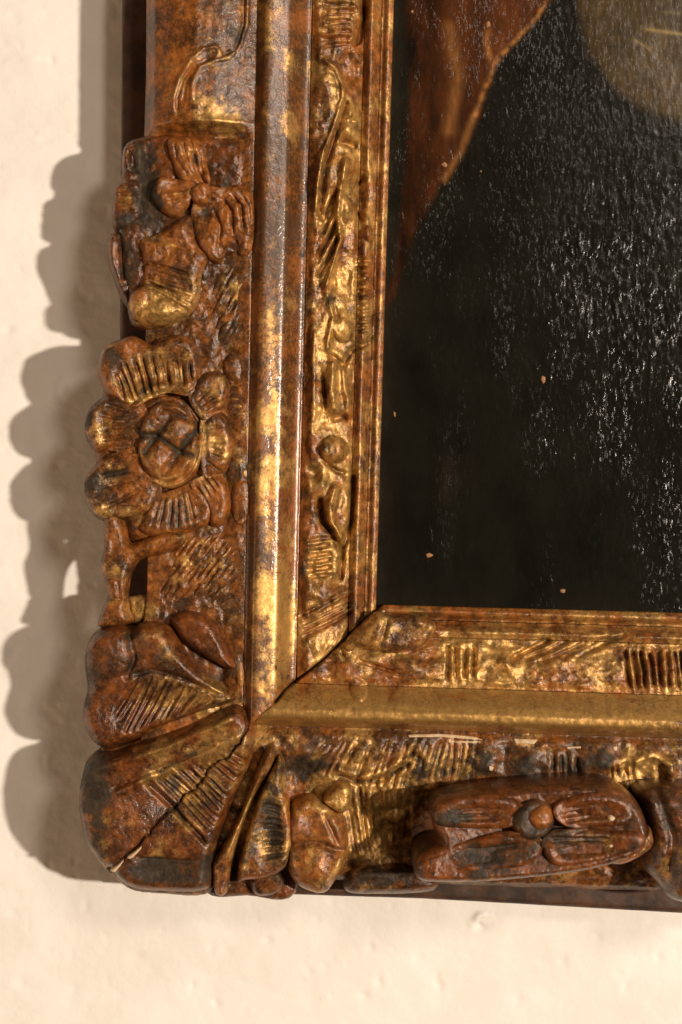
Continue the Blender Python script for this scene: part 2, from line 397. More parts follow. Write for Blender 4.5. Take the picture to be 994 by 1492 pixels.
def patch(name, poly, hfun, under, mat, parent=None, res=1.7, hm=None, wearbase=(.3, .4, .2), seed=0, inset=.35, attr='wear', cfun=None):
    poly = np.array(poly, float)
    # orient so that the left normal points inward
    area2 = np.sum(poly[:, 0] * np.roll(poly[:, 1], -1) - np.roll(poly[:, 0], -1) * poly[:, 1])
    if area2 < 0:
        poly = poly[::-1]
    x0, y0 = poly.min(0) - 2 * res; x1, y1 = poly.max(0) + 2 * res
    nx = int((x1 - x0) / res) + 1; ny = int((y1 - y0) / res) + 1
    gx, gy = np.meshgrid(x0 + np.arange(nx) * res, y0 + np.arange(ny) * res)
    gx = gx.ravel().copy(); gy = gy.ravel().copy()
    d, qx, qy, ins, sx, sy = poly_dist(gx, gy, poly)
    keep = ins | (d < .45 * res)
    K = keep.reshape(ny, nx)
    cell = K[:-1, :-1] & K[1:, :-1] & K[:-1, 1:] & K[1:, 1:]
    cnt = np.zeros((ny, nx), int)
    for a in (0, 1):
        for b in (0, 1):
            cnt[a:ny - 1 + a, b:nx - 1 + b] += cell
    used = (cnt > 0).ravel(); bnd = used & (cnt.ravel() < 4)
    gx[bnd] = qx[bnd]; gy[bnd] = qy[bnd]
    d = np.where(bnd, 0, d)
    idx = -np.ones(nx * ny, int); ui = np.nonzero(used)[0]; idx[ui] = np.arange(len(ui))
    X = gx[ui]; Y = gy[ui]; D = d[ui]
    cy_, cx_ = np.nonzero(cell)
    f = np.stack([cy_ * nx + cx_, (cy_ + 1) * nx + cx_, (cy_ + 1) * nx + cx_ + 1, cy_ * nx + cx_ + 1], 1)
    faces = idx[f]
    H, GR = hfun(X, Y, D)
    if hm is None:
        hm = float(np.mean(H))
    k = (DREF - (hm - HREF)) / DREF
    # boundary loops -> skirt
    e = np.concatenate([faces[:, [0, 1]], faces[:, [1, 2]], faces[:, [2, 3]], faces[:, [3, 0]]])
    code = e[:, 0].astype(np.int64) * (10 ** 7) + e[:, 1]
    rcode = e[:, 1].astype(np.int64) * (10 ** 7) + e[:, 0]
    be = e[~np.isin(code, rcode)]
    n0 = len(X)
    bv = np.unique(be); bm_ = -np.ones(n0, int); bm_[bv] = n0 + np.arange(len(bv))
    SX = sx[ui][bv]; SY = sy[ui][bv]
    X2 = np.concatenate([X, X[bv] + SX * inset]); Y2 = np.concatenate([Y, Y[bv] + SY * inset])
    u = under if np.isscalar(under) else under(X[bv], Y[bv])
    H2 = np.concatenate([H, np.minimum(np.zeros(len(bv)) + u, H[bv] - 1)])
    sk = np.stack([be[:, 1], be[:, 0], bm_[be[:, 0]], bm_[be[:, 1]]], 1)
    faces = np.concatenate([faces, sk])
    # back cap loops
    nxt = {int(a): int(b) for a, b in be}
    loops = []; left = set(nxt)
    while left:
        s = left.pop(); lp = [s]; c = nxt[s]
        while c != s and c in left:
            left.discard(c); lp.append(c); c = nxt[c]
        if len(lp) > 2:
            loops.append([int(bm_[i]) for i in lp][::-1])
    wx, wy, wz = to_world(X2, Y2, H2, k)
    V = np.stack([wx, wy, wz], 1)
    base = np.array([V[:, 0].mean(), 0.0 if parent is None else V[:, 1].max(), V[:, 2].mean()])
    V = V - base
    me = bpy.data.meshes.new(name)
    nf = len(faces); nl = sum(len(l) for l in loops)
    me.vertices.add(len(V)); me.vertices.foreach_set('co', V.ravel())
    me.loops.add(nf * 4 + nl)
    lv = np.concatenate([faces.ravel()] + [np.array(l) for l in loops])
    me.loops.foreach_set('vertex_index', lv.astype(np.int32))
    st = np.concatenate([np.arange(nf) * 4, nf * 4 + np.cumsum([0] + [len(l) for l in loops])[:-1]]) if loops else np.arange(nf) * 4
    me.polygons.add(nf + len(loops))
    me.polygons.foreach_set('loop_start', st.astype(np.int32))
    me.polygons.foreach_set('use_smooth', np.concatenate([np.ones(nf, bool), np.zeros(len(loops), bool)]))
    me.update(calc_edges=True)
    if cfun is not None:
        C = cfun(X2, Y2)
    else:
        g, r, dd = wear(X2, Y2, wearbase, seed)
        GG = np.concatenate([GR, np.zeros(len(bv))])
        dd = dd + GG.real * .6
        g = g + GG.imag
        C = np.stack([np.clip(g, 0, 1), np.clip(r, 0, 1), np.clip(dd, 0, 1), np.ones(len(g))], 1)
    a = me.attributes.new(attr, 'FLOAT_COLOR', 'POINT')
    a.data.foreach_set('color', C.astype(np.float32).ravel())
    me.materials.append(mat)
    o = bpy.data.objects.new(name, me); col.objects.link(o)
    if parent is not None:
        o.parent = parent
        o.location = base - world_loc(parent)
    else:
        o.location = base
    return o

def tag(o, label=None, cat=None, kind=None, group=None):
    if label: o['label'] = label
    if cat: o['category'] = cat
    if kind: o['kind'] = kind
    if group: o['group'] = group
    return o

def deepen(fl, k):
    out = []
    for f in fl:
        f = list(f)
        if f[0] in 'bd': f[6] *= k
        elif f[0] in 'gr': f[3] *= k
        out.append(tuple(f))
    return out

def lump(x, y, amp=1.0, seed=0):
    return amp * (fbm(x, y, 40, 2, seed) * 4.5 + fbm(x, y, 12, 3, seed + 3) * 1.9 + fbm(x, y, 4.5, 2, seed + 4) * 1.0)

def dome(edge, amp, r, fl=(), rough=1.0, seed=0, tilt=None, pw=2.0, blend=None):
    def f(x, y, d):
        t = np.clip(d / r, 0, 1)
        if blend:
            q = ((x - blend[0]) / blend[2]) ** 2 + ((y - blend[1]) / blend[3]) ** 2
            t = np.maximum(t, np.exp(-q * q))
        h = edge + amp * (.8 * np.sqrt(np.clip(1 - (1 - t) ** pw, 0, 1)) + .2 * (1 - (1 - t) ** 2))
        dh, gr = feats(x, y, fl)
        h = h + dh + lump(x, y, rough, seed) * np.clip(d / 5, 0.25, 1)
        if tilt: h = h + (x - tilt[0]) * tilt[2] + (y - tilt[1]) * tilt[3]
        return h, gr
    return f

SEED = [0]
def carve(name, pts, edge, amp, r, parent, fl=(), under=90, wb=(.3, .4, .2), rough=1.0, mat=None, tilt=None, res=1.7, smooth=True, hm=None, blend=None):
    SEED[0] += 1
    poly = smooth_closed(pts) if smooth else np.array(pts, float)
    return patch(name, poly, dome(edge, amp, r, fl, rough, SEED[0], tilt, 2.0, blend), under, mat or M_GILT, parent, res, hm, wb, SEED[0])

# ------------------------------------------------------------------ the wall
def wall_h(x, y, d):
    h = fbm(x, y, 160, 3, 21) * 6 + fbm(x, y, 40, 3, 22) * 2.2 + fbm(x * .35, y, 14, 3, 23) * .9 + np.minimum(fbm(x, y, 22, 2, 24) + .24, 0) * 6
    dents = [(530, 1450, 9, 8, 3.5), (552, 1430, 6, 9, 3), (640, 1437, 7, 9, 3), (540, 1380, 6, 5, 2.5), (390, 1370, 6, 6, 3), (280, 1436, 5, 8, 2.5),
             (315, 1462, 6, 6, 3), (70, 1262, 7, 6, 3), (125, 1322, 5, 8, 3), (75, 88, 5, 7, 2.5), (66, 205, 10, 5, 2), (12, 480, 8, 6, 3), (60, 470, 12, 5, 2),
             (20, 1330, 9, 6, 2), (820, 1400, 7, 7, 2.2), (912, 1438, 7, 10, 2.4), (200, 1395, 10, 8, 2), (755, 1455, 8, 7, 2.2), (450, 1415, 6, 5, 2), (30, 1430, 8, 8, 2.4), (330, 1385, 9, 7, 2), (870, 1365, 7, 6, 2), (610, 1395, 8, 7, 2.2), (960, 1395, 6, 8, 2.4)]
    for (dx, dy, rx, ry, a) in dents:
        e = np.exp(-((x - dx) / rx) ** 2 - ((y - dy) / ry) ** 2)
        h = h - a * .75 * e
    g = seg_field(x, y, [(688, 1345), (698, 1333), (712, 1331)], 4) * 7 - seg_field(x, y, [(694, 1342), (703, 1352), (712, 1350)], 3) * 5 - seg_field(x, y, [(692, 1350), (700, 1356)], 3) * 6
    return h + g, np.zeros(x.shape)

def build_wall():
    me_poly = [(-140, -200), (1160, -200), (1160, 1700), (-140, 1700)]
    o = patch("wall", me_poly, lambda x, y, d: tuple(v * (np.clip(d / 60, 0, 1) if i == 0 else 1) for i, v in enumerate(wall_h(x, y, d))),
              -40, M_PLASTER, None, 3.0, 0.0, inset=0)
    tag(o, "cream white rough plaster wall with small dents behind the frame", "wall", "structure")
    # the rest of the wall: four broad plaster sheets welded round the dented area
    k = (DREF + HREF) / DREF
    (ax, _, az), (bx, _, bz) = to_world(-140, 1700, 0, k), to_world(1160, -200, 0, k)
    L, R, B, T = -2.0, 2.0, 0.0, 2.8
    xs = [L, ax, bx, R]; zs = [B, az, bz, T]
    V = []; F = []
    for j in range(4):
        for i in range(4):
            V.append((xs[i] - o.location[0], 0, zs[j] - o.location[2]))
    for j in range(3):
        for i in range(3):
            if (i, j) != (1, 1):
                a = j * 4 + i
                F.append((a, a + 1, a + 5, a + 4))
    me = bpy.data.meshes.new("plaster_surround"); me.from_pydata(V, [], F); me.materials.append(M_PLASTER)
    p = bpy.data.objects.new("plaster_surround", me); col.objects.link(p); p.parent = o
build_wall()

# ------------------------------------------------------------------ picture frame
frame = bpy.data.objects.new("picture_frame", None)
col.objects.link(frame)
fx, fy, fz = to_world(170, 1300, 0, 1.04)
frame.location = (fx, 0, fz)
frame.empty_display_size = .05
tag(frame, "carved gilded wooden picture frame with worn gold and flowers hanging on plaster wall", "picture frame")

TOPY, RGTX = -120, 1120
MITRE = [(575, 870), (557, 886), (530, 907), (500, 935), (470, 962), (440, 985), (416, 1004), (400, 1022), (372, 1046), (362, 1058), (353, 1078), (336, 1098), (305, 1120),
         (287, 1148), (250, 1182), (228, 1202), (205, 1230), (182, 1250), (158, 1272)]
CRACK_A = MITRE[1:8]
CRACK_B = [(362, 1056), (352, 1079), (338, 1097), (318, 1112), (304, 1122), (292, 1142), (270, 1160), (250, 1180), (236, 1190), (226, 1204), (208, 1226), (196, 1236), (180, 1252), (158, 1274)]

board_poly = [(186, TOPY), (178, 0), (175, 480), (168, 840), (170, 1100), (192, 1294), (340, 1300), (620, 1309), (994, 1330), (RGTX, 1336), (RGTX, 925), (700, 905), (545, 900), (560, TOPY)]
o = patch("back_board", board_poly, lambda x, y, d: (60 + fbm(x, y, 30, 3, 4) * 2 - 4 * np.exp(-d / 2.0), np.zeros(x.shape)), .6, M_BOARD, frame, 4.0, 55, inset=0)
o['label'] = "dark stained wooden back board"

def table(pts, sm=2.8):
    pts = np.array(pts, float)
    xs = np.arange(pts[0, 0], pts[-1, 0], .5)
    h = np.interp(xs, pts[:, 0], pts[:, 1])
    r = int(sm * 3 / .5); kk = np.exp(-(np.arange(-r, r + 1) * .5 / sm) ** 2); kk /= kk.sum()
    hp = np.pad(h, r, mode='edge')
    return xs, np.convolve(hp, kk, mode='valid')

LPX, LPH = table([(190, 96), (206, 100), (213, 112), (228, 136), (255, 154), (290, 161), (318, 158), (342, 149), (358, 142), (368, 138), (375, 135), (379, 135), (383, 139), (386, 145), (390, 150), (394, 150.5), (402, 148.8), (410, 146.5), (418, 144.5), (425, 142.2), (430, 137),
                  (436, 125), (443, 115.5), (450, 111), (456, 110), (462, 113), (470, 117), (490, 114), (515, 103), (527, 92), (532, 84), (537, 88), (541, 94), (545, 93), (550, 85), (557, 74), (561, 72), (564, 77), (568, 79), (573, 75), (578, 70)])
def left_x0(x, y):
    t = y / 870.0
    return x + t * (10 + np.clip((x - 178) / 394.0, 0, 1.1) * 17)
BPX, BPH = table([(880, 70), (886, 74), (890, 79), (894, 79), (898, 73), (903, 67), (909, 74), (914, 88), (919, 95), (925, 91), (930, 90), (940, 98), (965, 108), (988, 113), (996, 110), (1002, 112), (1010, 124), (1022, 140), (1034, 149), (1043, 149), (1051, 139),
                  (1057, 122), (1062, 112), (1066, 113), (1074, 120), (1100, 126), (1140, 120), (1180, 114), (1240, 114), (1268, 112), (1285, 104), (1295, 84), (1310, 70)])
def bot_y0(x, y):
    sl = .027 + np.clip((y - 900) / 160, 0, 1) * .006
    return y - (x - 570) * sl - np.where(x < 560, -1, 0) * 0

FR_L = []   # carving on the left frieze
FR_L += hatch([(472, -40), (470, 72)], [(522, -44), (512, 66)], 13, 2.6, 6, grime=.15)
FR_L += [('g', [(531, -50), (530, 20), (524, 52), (512, 66)], 4, 12, .4), ('b', (500), 30, 24, 45, 0, 5)]
FR_L += [('b', 505, 100, 26, 24, 20, -12), ('b', 478, 120, 16, 34, 0, 6),
         ('r', [(468, 88), (490, 104), (499, 125), (500, 145), (488, 185), (472, 225), (464, 270), (461, 315)], 4, 8),
         ('g', [(503, 150), (490, 190), (474, 240), (466, 310)], 5, 9, .35), ('b', 513, 165, 9, 14, 0, 7), ('b', 508, 190, 8, 10, 0, 7), ('g', [(506, 177), (520, 172)], 3, 6, .3), ('g', [(500, 205), (516, 208)], 5, 9, .5)]
FR_L += [('r', [(504, 228), (500, 262), (494, 285), (492, 320), (496, 350), (484, 390), (474, 425)], 3.6, 8)]
FR_L += hatch([(494, 262), (493, 305), (498, 352)], [(470, 310), (462, 370), (464, 425)], 4, 4.0, 9, grime=.35)
FR_L += [('b', 508, 245, 12, 12, 0, 6), ('b', 506, 305, 10, 24, -10, 8), ('g', [(500, 273), (516, 264), (534, 250)], 4, 6, .1), ('b', 530, 280, 13, 30, 0, -12), ('b', 516, 276, 10, 10, 0, -6), ('g', [(500, 277), (518, 296), (530, 322)], 4, 6, .1), ('d', 539, 338, 7, 12, 0, 7)]
FR_L += hatch([(518, 372), (518, 490)], [(541, 372), (540, 486)], 11, 2.4, 7, grime=.3)
FR_L += [('b', 500, 410, 15, 40, 0, -10), ('g', [(488, 400), (484, 440), (492, 465)], 4, 5, .2), ('r', [(480, 430), (486, 462), (478, 500), (480, 520)], 4, 6), ('d', 500, 480, 15, 18, 0, 7), ('g', [(478, 515), (500, 530), (512, 510), (530, 500), (540, 492)], 4, 9, .5)]
FR_L += [('r', [(486, 530), (484, 570), (487, 595)], 7, 11), ('r', [(500, 540), (506, 580), (508, 600)], 5, 6), ('g', [(470, 540), (474, 600)], 4, 5, .1), ('r', [(458, 480), (457, 620)], 4, 3),
         ('g', [(480, 612), (500, 606), (508, 616)], 3.5, 8, .2), ('d', 487, 655, 20, 20, 30, 13), ('g', [(470, 670), (490, 686), (506, 690)], 3, 8, .35), ('g', [(478, 640), (498, 636)], 2.5, 4, .2), ('b', 458, 690, 8, 10, 0, -7), ('b', 470, 705, 10, 14, 0, 5)]
FR_L += [('r', [(488, 712), (481, 740), (484, 762), (496, 784)], 6, 12), ('g', [(466, 730), (470, 760), (485, 775), (496, 800)], 5, 9, .25), ('b', 505, 730, 8, 24, 0, 6), ('g', [(516, 690), (512, 760), (500, 800), (496, 850)], 4, 10, .35)]
FR_L += hatch([(448, 784), (447, 846)], [(486, 778), (487, 842)], 6, 2.6, 7, grime=.2)
FR_L += [('b', 462, 862, 14, 14, 0, 6), ('b', 486, 872, 12, 14, 0, 6), ('b', 487, 850, 8, 8, 0, -7)]
FR_L += hatch([(436, 895), (440, 930)], [(505, 862), (520, 893)], 5, 3, 6, grime=.15)
FR_L = deepen(FR_L, 1.5)
jc = random.Random(11)
CRACK_B = [tuple(along(CRACK_B, t) + [jc.uniform(-2.2, 2.2), jc.uniform(-2.2, 2.2)]) for t in np.linspace(0, 1, 44)]
LEFT_ORN = [('g', CRACK_A, 1.5, 16, .8), ('g', CRACK_B, 1.25, 11, 1.2)]
# scrollwork on the plain shoulder
SC = [('r', [(256, 175), (256, 150), (264, 125), (282, 98), (300, 82), (318, 78), (324, 88), (312, 92)], 2.6, 3.2), ('r', [(283, 160), (284, 130), (294, 110), (316, 98), (336, 92), (352, 72), (361, 40), (362, -10), (355, -60)], 2.6, 3.2),
      ('g', [(270, 160), (274, 130), (290, 104), (312, 92)], 3, 3, .25), ('g', [(262, 172), (262, 150), (270, 125), (287, 102)], 2, 3, .2), ('g', [(320, 90), (345, 80), (356, 40), (356, -20)], 2.4, 3, .3),
      ('b', 330, 185, 40, 6, 0, 3)]

def left_h(x, y, d):
    x0 = left_x0(x, y)
    h = np.interp(x0, LPX, LPH)
    # carved zone of the outer band is cut back below the applied leaves
    cut = np.clip((y - 185) / 14, 0, 1) * np.clip((374 - x0) / 30, 0, 1)
    h = h - cut * np.clip(h - 122, 0, 60) * .8
    dh, gr = feats(x, y, LEFT_ORN + (SC if y.min() < 200 else []) + FR_L)
    fz = np.clip((x0 - 462) / 8, 0, 1) * np.clip((534 - x0) / 8, 0, 1)
    rd = 1 - .75 * np.clip((x0 - 374) / 6, 0, 1) * np.clip((462 - x0) / 6, 0, 1)
    ripple = (fbm(x, y * .25, 26, 3, 31) * 4.2 + fbm(x, y, 8, 3, 32) * 1.5) * rd + fz * (fbm(x * 1.3, y * .8, 24, 3, 35) * 15)
    band = np.clip((372 - x0) / 8, 0, 1) * np.clip((y - 190) / 10, 0, 1)
    ripple = ripple + band * (fbm(x, y, 30, 3, 36) * 9 + fbm(x, y, 9, 2, 37) * 3)
    return h + dh + ripple, gr

FR_B = [
        ('g', [(497, 946), (503, 962)], 3, 6, .2), ('g', [(520, 962), (560, 975), (590, 985)], 3, 4, .2), ('d', 522, 1003, 12, 16, -20, 5), ('b', 590, 968, 24, 10, 10, 5)]
FR_B += hatch([(645, 940), (700, 944)], [(648, 994), (694, 990)], 4, 3.4, 8, grime=.4)
FR_B += [('b', 655, 920, 14, 12, 0, -6), ('b', 738, 966, 10, 14, 0, 8), ('b', 806, 968, 12, 15, 15, 9)]
FR_B += hatch([(726, 962), (810, 966), (850, 958)], [(790, 930), (860, 934), (935, 922)], 5, 3.6, 8, grime=.3)
FR_B += hatch([(908, 946), (1110, 950)], [(912, 1004), (1110, 1010)], 17, 3.4, 9, grime=.3)
FR_B = deepen(FR_B, 1.4)
BO = [('b', 592, 1222, 44, 36, -20, -40), ('b', 620, 1170, 22, 20, 0, -24)]
BO += hatch([(470, 1080), (700, 1076)], [(430, 1130), (560, 1150), (690, 1140)], 24, 3.0, 4.5, 2.5, grime=.1)
BO += hatch([(500, 1150), (600, 1140)], [(520, 1250), (600, 1230)], 13, 3.4, 5, 2.5, grime=.1)
BO += [('r', [(495, 1120), (530, 1130), (560, 1122), (590, 1105)], 8, 10), ('g', [(492, 1130), (520, 1140), (560, 1136), (600, 1110)], 3.5, 9, .5), ('g', [(600, 1100), (612, 1106)], 6, 8, .8), ('b', 440, 1130, 26, 22, 0, -12), ('b', 580, 1165, 30, 12, -10, 6),
       ('d', 578, 1196, 15, 12, 20, 8), ('b', 545, 1225, 26, 34, 0, 6), ('b', 708, 1108, 20, 18, 20, 6), ('b', 764, 1114, 14, 24, 35, 8), ('b', 878, 1108, 16, 20, 0, 7), ('b', 735, 1105, 12, 22, 0, -8), ('b', 820, 1084, 30, 8, 0, 4)]
BO += hatch([(802, 1096), (846, 1096)], [(802, 1130), (846, 1132)], 4, 3.6, 8, grime=.8)
BO += hatch([(886, 1112), (924, 1112)], [(890, 1134), (924, 1136)], 5, 2.6, 6, grime=.6)
BO += [('r', [(925, 1108), (950, 1098), (975, 1112), (978, 1150)], 7, 8), ('g', [(960, 1118), (962, 1150)], 5, 8, .2)]

def bot_h(x, y, d):
    y0 = bot_y0(x, y)
    h = np.interp(y0, BPX, BPH)
    lf = LEFT_ORN
    dh, gr = feats(x, y, lf + FR_B + BO)
    fz = np.clip((y0 - 928) / 8, 0, 1) * np.clip((998 - y0) / 8, 0, 1)
    band = np.clip((y0 - 1066) / 8, 0, 1)
    ripple = fbm(x * .25, y, 26, 3, 33) * 4 + fbm(x, y, 8, 3, 34) * 1.5 + fz * fbm(x * .8, y * 1.3, 24, 3, 38) * 14 + band * (fbm(x, y, 32, 3, 39) * 10 + fbm(x, y, 9, 2, 40) * 3)
    return h + dh + ripple, gr

def lx(x0, y):          # plan x of a profile line of the left rail at height y
    t = y / 870.0
    return (x0 - t * (10 - 178 / 394.0 * 17)) / (1 + t * 17 / 394.0)
def by(y0, x):
    y = y0
    for _ in range(4):
        sl = .027 + np.clip((y - 900) / 160, 0, 1) * .006
        y = y0 + (x - 570) * sl
    return y

def mitre_cross_left(x0):
    """first point on the mitre line whose profile coordinate is x0"""
    m = np.array(MITRE, float)
    pts = np.array([along(m, t) for t in np.linspace(0, 1, 800)])
    v = left_x0(pts[:, 0], pts[:, 1])
    i = np.argmin(np.abs(v - x0))
    return i, pts
def mitre_cross_bot(y0):
    m = np.array(MITRE, float)
    pts = np.array([along(m, t) for t in np.linspace(0, 1, 800)])
    v = bot_y0(pts[:, 0], pts[:, 1])
    i = np.argmin(np.abs(v - y0))
    return i, pts

def left_strip(name, xa, xb, parent, wb, mat, under, res=1.6):
    ia, pts = mitre_cross_left(xa); ib, _ = mitre_cross_left(xb)
    ys = np.linspace(TOPY, pts[ia][1], 24)[:-1]
    A = [(lx(xa, y), y) for y in ys]
    mid = [tuple(p) for p in (pts[ib:ia + 1:6][::-1] if ib < ia else pts[ia:ib + 1:6])]
    ys = np.linspace(pts[ib][1], TOPY, 24)[1:]
    B = [(lx(xb, y), y) for y in ys]
    return patch(name, A + mid + B, left_h, under, mat, parent, res, 108, wb, 3)

def bot_strip(name, ya, yb, parent, wb, mat, under, res=1.6):
    ia, pts = mitre_cross_bot(ya); ib, _ = mitre_cross_bot(yb)
    xs = np.linspace(RGTX, pts[ia][0], 24)[:-1]
    A = [(x, by(ya, x)) for x in xs]
    mid = [tuple(p) for p in pts[ia:ib + 1:6]]
    xs = np.linspace(pts[ib][0], RGTX, 24)[1:]
    B = [(x, by(yb, x)) for x in xs]
    return patch(name, A + mid + B, bot_h, under, mat, parent, res, 108, wb, 5)

# left rail: outer band, then its mouldings as sub-parts
outer = [(212, TOPY), (211, 100), (208, 192), (214, 300), (212, 480), (206, 560), (200, 700), (206, 770), (215, 806), (214, 868), (210, 900), (196, 960), (180, 1100), (170, 1240), (182, 1250),
         (205, 1230), (228, 1202), (250, 1182), (287, 1148), (305, 1120), (336, 1098), (353, 1078), (362, 1058), (366, 1052)]
outer += [(lx(376, y), y) for y in np.linspace(1040, TOPY, 30)]
rail = patch("rail", outer, left_h, 61, M_GILT, frame, 1.7, 125, (.28, .42, .22), 3)
rail['label'] = "upright left rail of the frame"
left_strip("ridge_moulding", 376.6, 455, rail, (.34, .34, .06), M_RIDGE, 70)
left_strip("frieze", 455.6, 532, rail, (.40, .55, .12), M_GILT, 62, 1.5)
left_strip("inner_bead", 532.6, 557, rail, (.36, .55, .15), M_GILT, 60, 1.5)
left_strip("sight_bead", 557.6, 575, rail, (.42, .68, .05), M_GILT, 48, 1.5)

outerb = [(RGTX, by(1294, RGTX)), (994, by(1294, 994)), (700, by(1294, 700)), (400, by(1294, 400) - 2), (230, 1284), (182, 1268), (160, 1262), (182, 1250),
          (205, 1230), (228, 1202), (250, 1182), (287, 1148), (305, 1120), (336, 1098), (353, 1078), (362, 1060)]
outerb += [(x, by(1062, x)) for x in np.linspace(372, RGTX, 30)]
railb = patch("rail", outerb, bot_h, 61, M_GILT, frame, 1.7, 120, (.34, .36, .25), 4)
railb['label'] = "lower rail of the frame"
bot_strip("ridge_moulding", 1000, 1061.4, railb, (.62, .42, .06), M_RIDGE, 70)
bot_strip("frieze", 928.6, 999.4, railb, (.46, .55, .1), M_GILT, 62, 1.5)
bot_strip("inner_bead", 905, 928, railb, (.4, .55, .15), M_GILT, 60, 1.5)
bot_strip("sight_bead", 884, 904.4, railb, (.42, .65, .08), M_GILT, 48, 1.5)

# sliver of pale broken wood at the mitre
carve("wood_splinter", [(540, 905), (556, 890), (561, 893), (548, 908), (541, 912)], 92, 5, 4, rail, under=70, mat=M_WOODCUT, res=1.2)

carve("corner_leaf", [(500, 940), (520, 916), (546, 894), (562, 893), (578, 898), (602, 898), (632, 906), (634, 924), (616, 942), (585, 953), (552, 952), (526, 946), (508, 952)], 98, 20, 16, railb,
      [('b', 548, 925, 16, 16, 0, 5), ('g', [(566, 898), (560, 920), (552, 946)], 4, 6, .25), ('b', 596, 914, 20, 8, 5, -6), ('d', 611, 906, 9, 7, 0, 5)], 80, (.32, .38, .25), 1.0, res=1.4)
# ---- acanthus cluster, upper left
ac = carve("acanthus_cluster", [(180, 208), (205, 195), (250, 190), (310, 194), (362, 203), (366, 250), (370, 300), (372, 350), (350, 372), (318, 392), (300, 440), (268, 470), (230, 480), (203, 478), (188, 468), (182, 440), (176, 400), (170, 340), (172, 280), (176, 240)],
           112, 22, 18, frame, [('b', 330, 240, 30, 30, 0, 6), ('b', 215, 240, 20, 30, 0, -8)], 84, (.18, .42, .3), 2.0, M_DARK)
carve("side_leaf", [(177, 216), (184, 208), (205, 206), (214, 225), (212, 255), (196, 262), (178, 256), (175, 236)], 106, 30, 12, ac, [('g', [(188, 215), (196, 250)], 4, 6, .2)], 84, (.16, .4, .3), 2.2, M_DARK)
carve("side_leaf", [(164, 272), (180, 260), (202, 258), (214, 285), (208, 320), (190, 338), (170, 336), (160, 325), (161, 295)], 104, 34, 13, ac, [('g', [(168, 285), (200, 282)], 3, 5, .2), ('g', [(166, 300), (198, 296)], 3, 4, .2)], 84, (.2, .45, .22), 2.2, M_DARK)
carve("side_leaf", [(154, 348), (164, 335), (184, 330), (203, 342), (206, 385), (198, 420), (190, 450), (178, 440), (166, 415), (157, 388), (153, 365)], 100, 30, 13, ac, [('g', [(182, 338), (180, 370), (184, 410)], 4, 12, .4), ('r', [(166, 345), (166, 385), (178, 425)], 6, 5)], 80, (.15, .36, .32), 2.0, M_DARK)
carve("leaf", [(242, 203), (258, 196), (284, 198), (298, 212), (301, 238), (306, 262), (296, 274), (278, 266), (260, 258), (250, 236)], 132, 17, 17, ac, [('g', [(254, 206), (258, 232), (276, 258)], 2.4, 4, .2), ('g', [(276, 202), (282, 222)], 2.4, 4, .2), ('g', [(292, 210), (292, 240), (298, 258)], 2.4, 4, .2), ('g', [(282, 225), (288, 250), (297, 266)], 5, 10, .5), ('g', [(266, 205), (272, 230), (284, 258)], 2.6, 4, .1)], 100, (.22, .55, .22), 2.4, blend=(292, 280, 34, 34))
carve("leaf", [(222, 268), (234, 254), (258, 260), (284, 268), (280, 286), (270, 306), (254, 316), (238, 308), (226, 296), (219, 284)], 134, 17, 17, ac, [('g', [(236, 276), (276, 276)], 4, 6, .2), ('g', [(240, 292), (274, 284)], 3, 4, .15), ('b', 250, 270, 14, 8, 0, -9)], 100, (.22, .52, .25), 2.4, blend=(292, 280, 34, 34))
carve("leaf", [(286, 288), (300, 272), (322, 274), (346, 266), (366, 278), (371, 305), (371, 335), (366, 366), (350, 372), (344, 350), (330, 362), (322, 382), (302, 378), (284, 350), (278, 316)], 132, 17, 17, ac,
      [('g', [(322, 286), (338, 306), (340, 344)], 3.4, 8, .3), ('g', [(335, 280), (352, 300), (356, 340)], 3, 7, .25), ('g', [(350, 280), (362, 300), (365, 330)], 2.6, 5, .2), ('b', 298, 310, 14, 18, 20, -10), ('g', [(310, 300), (322, 330), (318, 366)], 3, 6, .25)], 100, (.25, .5, .28), 2.4, blend=(292, 280, 34, 34))
carve("leaf_eye", [(278, 274), (290, 264), (304, 268), (308, 284), (300, 297), (286, 298), (278, 288)], 144, 16, 14, ac, [('g', [(300, 282), (312, 298), (324, 330), (328, 356)], 2.6, 5, .25), ('g', [(288, 316), (300, 340), (306, 372)], 2.6, 5, .25), ('g', [(286, 270), (298, 290)], 3, 4, .2)], 110, (.3, .55, .1), 1.2, res=1.4)
carve("leaf", [(200, 346), (222, 338), (246, 328), (262, 313), (281, 308), (287, 336), (294, 356), (306, 372), (296, 400), (288, 440), (270, 462), (240, 474), (214, 478), (196, 468), (187, 440), (190, 424), (206, 404), (204, 372)], 124, 27, 22, ac,
      hatch([(206, 380), (208, 402), (216, 420)], [(276, 398), (284, 424), (276, 456)], 7, 3, 6, grime=.2) + [('b', 232, 455, 30, 14, 5, 8), ('b', 258, 330, 16, 10, 30, 6), ('g', [(206, 348), (240, 352), (280, 366)], 4, 5, .2)], 100, (.3, .46, .25), 2.0)
carve("leaf_tip", [(188, 428), (200, 417), (216, 416), (225, 430), (222, 448), (208, 462), (194, 466), (187, 448)], 138, 22, 14, ac, (), 110, (.4, .5, .05), 1.0)
# hatched ground panels
P = [(304, 396), (328, 382), (352, 374), (373, 372), (375, 430), (375, 500), (350, 512), (318, 506), (300, 476), (296, 430)]
carve("hatched_panel", P, 116, 18, 30, rail, hatch_region(P, .5, -.86, 8.5, 2.4, 6, .3), 95, (.26, .36, .34), 1.2)
